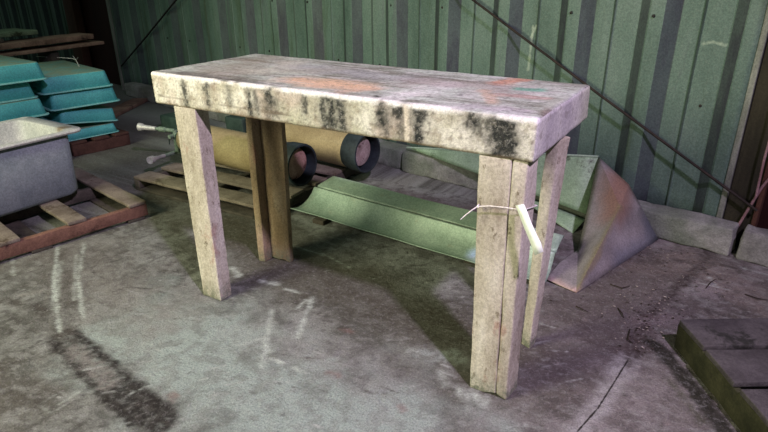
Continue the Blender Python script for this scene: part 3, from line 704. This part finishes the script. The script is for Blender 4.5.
# ------------------------------------------------------------------ green gutter channel
def gutter_mat():
    t = NT('pale green coated channel'); f = t.noise(5, 6, .65)
    col = t.mix(t.ramp(f, .3, .7), (.24, .34, .26), (.38, .50, .40))
    col = t.mix(t.ramp(t.noise(9, 6, .7, (1, 2, 1), off=(3, 0, 0)), .55, .68, 0, .5), col, (.36, .38, .28))
    col = t.mix(t.ramp(t.noise(40, 6, .8, off=(4, 1, 1)), .60, .70, 0, .7), col, (.06, .085, .06))
    for x0_, y0_, x1_, y1_ in [(372, 228, 398, 226), (380, 234, 408, 238), (420, 240, 445, 246), (430, 248, 448, 251), (345, 222, 356, 224)]:
        col = t.mix(t.math('MULTIPLY', t.seg(gz(x0_, y0_, .07), gz(x1_, y1_, .07), .010, .010, .016, 50), .8), col, (.05, .07, .05))
    for i_ in range(3):
        xa, xb = -.03+i_*.42, -.03+(i_+1)*.42; ya = lambda x: .775-.095*(x+.075)/1.4+.166*(1-.10*(x+.075)/1.4)
        col = t.mix(t.math('MULTIPLY', t.seg((xa, ya(xa), .110), (xb, ya(xb), .110), .009, .003, .003, 20), .9), col, (.035, .045, .03))  # shadow line under the fold, painted dark along the groove
    a = gz(471, 250, .06); col = t.mix(t.math('MULTIPLY', t.seg(a, a, .030, .018, .012, 20), .9), col, (.42, .60, .80))
    return t.done(col, .5, .2, t.noise(20, 5, .6), .25, .005, .4)
M_gut = gutter_mat()
bm = B(); prof = [(0, .034), (.018, .028), (.045, .026), (.075, .034), (.105, .054), (.130, .082), (.144, .104), (.150, .114), (.155, .115), (.158, .109), (.172, .109), (.175, .118), (.22, .132), (.27, .146), (.275, .148), (.281, .136)]
nx = 30; cols = []
for i in range(nx+1):
    u = i/nx; x = -.075+u*1.40; yb = .775-.095*u
    cols.append([bm.verts.new(V((x+.10*(y/.285)*(1-u)*.9 + .004*noise.noise(V((x*3, y*20, 1))), yb+y*(1-.10*u) + .004*noise.noise(V((x*4, y*10, 0))), z*(1+.0*u)+.004*noise.noise(V((x*3, y*8, 5)))-.0))) for y, z in prof])
for a, b in zip(cols, cols[1:]):
    for k in range(len(prof)-1): bm.faces.new((a[k], b[k], b[k+1], a[k+1]))
gt = thing('metal_channel', 'long pale green bent metal channel lying on the floor behind the bench', 'metal channel', (.6, .86, 0))
finish(bm, 'channel_sheet', M_gut, gt, solid=.003)
M_batten = simple('dark support batten', (.04, .035, .025), (.07, .06, .045))
for x in (.1, .95):
    bm = B(); rbox(bm, box8((x, .74, 0), (.07, 0, 0), (0, .26, 0), (0, 0, .024)), .003, .05)
    tag(finish(bm, 'timber_batten', M_batten), ['dark batten on the floor under the left end of the green channel', 'dark batten on the floor under the right end of the green channel'][x > .5], 'batten')

# ------------------------------------------------------------------ bent hopper
def hop_mat():
    t = NT('rust streaked galvanised sheet'); f = t.noise(6, 6, .65)
    col = t.colramp(f, [(.3, (.20, .185, .18)), (.5, (.30, .28, .27)), (.7, (.38, .36, .35))])
    def pm(pt, pt2, w, c, k, amp=.04):
        nonlocal col
        col = t.mix(t.math('MULTIPLY', t.seg(pt, pt2, w, w*.9, amp, 8), k), col, c)
    pm(HP['K1'], HP['K2'], .070, (.32, .17, .105), .75)
    pm(HP['B'], HP['A2'], .022, (.30, .25, .14), .7)
    pm(HP['B'], HP['C'], .03, (.42, .28, .26), .6); pm(HP['R'], (HP['K']+HP['R'])/2, .07, (.17, .19, .235), .8); pm((HP['B']+HP['R'])/2, HP['R'], .06, (.17, .19, .235), .7)
    col = t.mix(t.ramp(t.noise(35, 6, .8, off=(4, 1, 1)), .62, .72, 0, .5), col, (.46, .44, .42))
    return t.done(col, .55, .25, t.noise(16, 5, .6), .25, .006, .4)
HP = dict(A=gy(598.5, 157, 1.50), A2=gy(620, 207, 1.20), PK=gy(628.5, 184.5, 1.42), K=gy(641, 207, 1.40), R=gz(658, 239.5, .004), B=gz(576.3, 292.8, .003), C=gz(546, 279, .012), D=gy(578, 250, 1.06), E=gy(589, 203, 1.30), P1=gz(407, 147.5, .16), G3=gy(586, 214, 1.40), F=gy(560, 262, .92))
HP['K1'] = HP['A2']*.8+HP['A']*.1+HP['B']*.1; HP['K2'] = HP['A2']*.15+HP['A']*.25+HP['PK']*.60
bm = B()
def patchtri(bm, pts, n=6, amp=.006, sd=0):
    """subdivided triangle with soft dents"""
    a, b, c = [V(p) for p in pts]; g = {}
    for i in range(n+1):
        for j in range(n+1-i):
            u, v = i/n, j/n; w = 1-u-v; p = a*w+b*u+c*v
            e = min(u, v, w)*3; g[i, j] = bm.verts.new(p+noise.noise_vector(p*5+V((sd, 0, 0)))*amp*e)
    for i in range(n):
        for j in range(n-i):
            bm.faces.new((g[i, j], g[i+1, j], g[i, j+1]))
            if i+j < n-1: bm.faces.new((g[i+1, j], g[i+1, j+1], g[i, j+1]))
H = HP
for tri in (('B', 'D', 'A2'), ('D', 'E', 'A2'), ('E', 'A', 'A2'), ('A', 'PK', 'A2'), ('A2', 'PK', 'K'), ('B', 'A2', 'K'), ('B', 'K', 'R'), ('C', 'D', 'B'), ('C', 'F', 'D')):
    patchtri(bm, [H[k] for k in tri])
hop = thing('bent_hopper', 'large folded sheet metal hopper with a rusty flank by the wall right of the bench', 'metal hopper', V((1.45, 1.1, 0)))
finish(bm, 'flared_panel', hop_mat(), hop, ang=20, solid=.004)
M_green2 = simple('green sheet interior', (.20, .31, .19), (.32, .46, .30), 6, rough=.5, dirt=(.05, .065, .035), spec=.4)
bm = B(); patchtri(bm, [H['P1'], H['A'], H['G3']], 12, .012, 4); finish(bm, 'back_panel', M_green2, hop, solid=.004)
bm = B(); tube(bm, [H['P1'], H['A']+V((-.0, 0, .002))], .006, 8); finish(bm, 'folded_edge', M_gut, hop)
bm = B(); q1 = H['P1']+V((.15, -.03, -.03)); 
patchtri(bm, [gz(500, 186, .06), H['G3']+V((0, 0, -.03)), H['G3']+V((-.03, -.10, -.075))], 6, .006, 2); finish(bm, 'lower_strip', M_green2, hop, solid=.003)

# ------------------------------------------------------------------ brace rods, right doorway bits
M_rod = simple('brown rusty rod', (.014, .011, .008), (.035, .025, .018), 14, rough=.7)
M_rodd = simple('blackened rod', (.008, .008, .008), (.018, .016, .014), 14, rough=.7)
a = wallp(473, 0, .066); b = wallp(768, 219, .066); dd = b-a
bm = B(); tube(bm, [a-dd*.7, a, a+dd*.5+V((0, 0, -.004)), b-dd*.03], .0064, 10); tag(finish(bm, 'brace_rod', M_rod), 'long brown rod slanting down across the green wall to the right doorway', 'rod', 'slanting rods on the wall')
a = wallp(176, 0, .07); b = wallp(123, 64, .07); dd = b-a
bm = B(); tube(bm, [a-dd*1.4, a, a+dd*.5+V((0, 0, -.006)), b+dd*.04], .0085, 8); tag(finish(bm, 'brace_rod', M_rodd), 'black rod slanting across the dim left part of the wall', 'rod', 'slanting rods on the wall')
M_pink = simple('dull pink pipe', (.22, .12, .13), (.34, .21, .22), 14, rough=.5)
for i, (q, r_, lb) in enumerate([(((738, 226), (752, 203), (762, 187), (785, 160)), .006, 'thin bent pinkish conduit rising from the kerb gap at the right edge'), (((756, 196), (764, 160), (775, 120), (785, 80)), .005, 'thin upright pinkish conduit in front of the right doorway')]):
    bm = B(); tube(bm, [wallp(x, y, .06+.02*i) for x, y in q], r_, 8); tag(finish(bm, 'conduit', M_pink), lb, 'conduit')
M_purp = simple('purplish sacking', (.10, .045, .065), (.20, .10, .13), 10, rough=.8, bs=.8)
bm = B(); a = wallp(782, 236, .02)
bmesh.ops.create_icosphere(bm, subdivisions=4, radius=1)
for v in bm.verts:
    c = v.co.copy(); v.co = V((c.x*.13, c.y*.10, max(-.9, c.z)*.15)); v.co += noise.noise_vector(v.co*8)*.06+noise.noise_vector(v.co*25)*.015; v.co.x += .25*v.co.z; v.co.z = max(v.co.z, -.134)*(1.15 if v.co.x > 0 else .75) if v.co.z > 0 else max(v.co.z, -.134)
    v.co += V((2.31, 1.70, .135))
tag(finish(bm, 'cloth_sack', M_purp, ang=80), 'crumpled purplish sack slumped in the right doorway behind the kerb', 'sack')

# ------------------------------------------------------------------ litter on the floor
M_twig = simple('dark twig', (.02, .015, .012), (.045, .032, .024), 30)
tw = [((630, 329), (628, 339), (633, 344), 'short upright twig by the corner of the dark right pallet'), ((576, 306), (582, 309), (588, 312), 'small twig on the floor below the hopper tip'), ((618, 308), (622, 313), (624, 318), 'twig lying between the hopper and the right pallet'), ((610, 284), (622, 288), (630, 286), 'dark twig beside the lower edge of the hopper'), ((745, 294), (756, 298), (768, 300), 'thin twig on the floor above the right pallet'), ((706, 288), (711, 282), (716, 279), 'curled twig on the pale floor before the kerb')]
for i, (a, b, c, lb) in enumerate(tw):
    bm = B(); zz = .004; tube(bm, [gz(*a, zz), gz(*b, zz+.004), gz(*c, zz)], [.002, .0025, .001], 6); tag(finish(bm, 'twig', M_twig), lb, 'twig', 'twigs on the floor')
bm = B(); rnd = random.Random(3)
def flake(bm, x, y, s):
    a = rnd.uniform(0, 6.3); z = .002+rnd.random()*.003; n = 5
    vs = [bm.verts.new(V((x+s*math.cos(a+i*6.283/n)*rnd.uniform(.5, 1.2), y+s*.5*math.sin(a+i*6.283/n)*rnd.uniform(.5, 1.2), z+rnd.random()*s*.4))) for i in range(n)]
    f = bm.faces.new(vs); f.material_index = rnd.choice((0, 0, 0, 1))
for (px, py, sx, sy, n_) in [(655, 252, 60, 14, 130), (650, 320, 30, 26, 110), (700, 285, 70, 24, 90), (620, 300, 50, 24, 40), (640, 345, 26, 14, 60)]:
    for i in range(n_):
        g = gz(px+rnd.gauss(0, sx*.5), py+rnd.gauss(0, sy*.5), 0)
        if g.y > 1.38 - .178*(g.x-1.7): continue
        flake(bm, g.x, g.y, rnd.choice((.002, .003, .003, .004, .006)))
o = finish(bm, 'leaf_litter', [M_twig, simple('pale flakes', (.28, .24, .2), (.42, .38, .33), 30)], smooth=False, solid=.0008)
tag(o, 'scattered dry leaf bits and dirt crumbs on the floor right of the hopper', 'litter'); o['kind'] = 'stuff'
# grubby board lying on the floor at far left by the kerb
bm = B(); rbox(bm, box8(gz(96, 128, 0), V((-.55, .95, 0)), V((-.14, -.08, 0)), V((0, 0, .03))), .005, .08, .003, 9)
tag(finish(bm, 'floor_board', M_plank), 'brown board lying flat on the floor between the teal tubs and the kerb', 'board')

# ------------------------------------------------------------------ light
w = bpy.data.worlds.new('world'); sc.world = w; w.use_nodes = True
w.node_tree.nodes['Background'].inputs[0].default_value = (.58, .78, .68, 1); w.node_tree.nodes['Background'].inputs[1].default_value = .085
def area(name, loc, tgt, size, power, col, sy=None):
    l = bpy.data.lights.new(name, 'AREA'); l.energy = power; l.color = col; l.size = size
    if sy: l.shape = 'RECTANGLE'; l.size_y = sy
    o = bpy.data.objects.new(name, l); C.objects.link(o); o.location = loc
    o.rotation_euler = (V(tgt)-V(loc)).to_track_quat('-Z', 'Y').to_euler(); return o
D = V((.82, -.56, 1.19))
def spot(name, loc, tgt, soft, power, col, ang, blend=.8):
    l = bpy.data.lights.new(name, 'SPOT'); l.energy = power; l.color = col; l.shadow_soft_size = soft; l.spot_size = math.radians(ang); l.spot_blend = blend
    o = bpy.data.objects.new(name, l); C.objects.link(o); o.location = loc
    o.rotation_euler = (V(tgt)-V(loc)).to_track_quat('-Z', 'Y').to_euler(); return o
spot('doorway_daylight', V((1.0, .2, .3))+D*2.8, (.9, .2, .3), .10, 800, (.88, .68, 1.0), 66, 1.0)
spot('shop_lamp', (-.9, -2.9, 2.1), (.55, .7, .6), .8, 670, (1.0, .96, .66), 100, 1.0)
spot('left_fill_light', (-2.2, -1.2, 2.9), (-1.6, 2.0, .7), .5, 95, (.78, 1.0, .84), 80, 1.0)  # added fill without a seen source, lifts the dim left wall and tubs
sc.view_settings.view_transform = 'Standard'; sc.view_settings.look = 'None'; sc.view_settings.gamma = 1; sc.view_settings.exposure = 0
sc.view_settings.use_curve_mapping = False
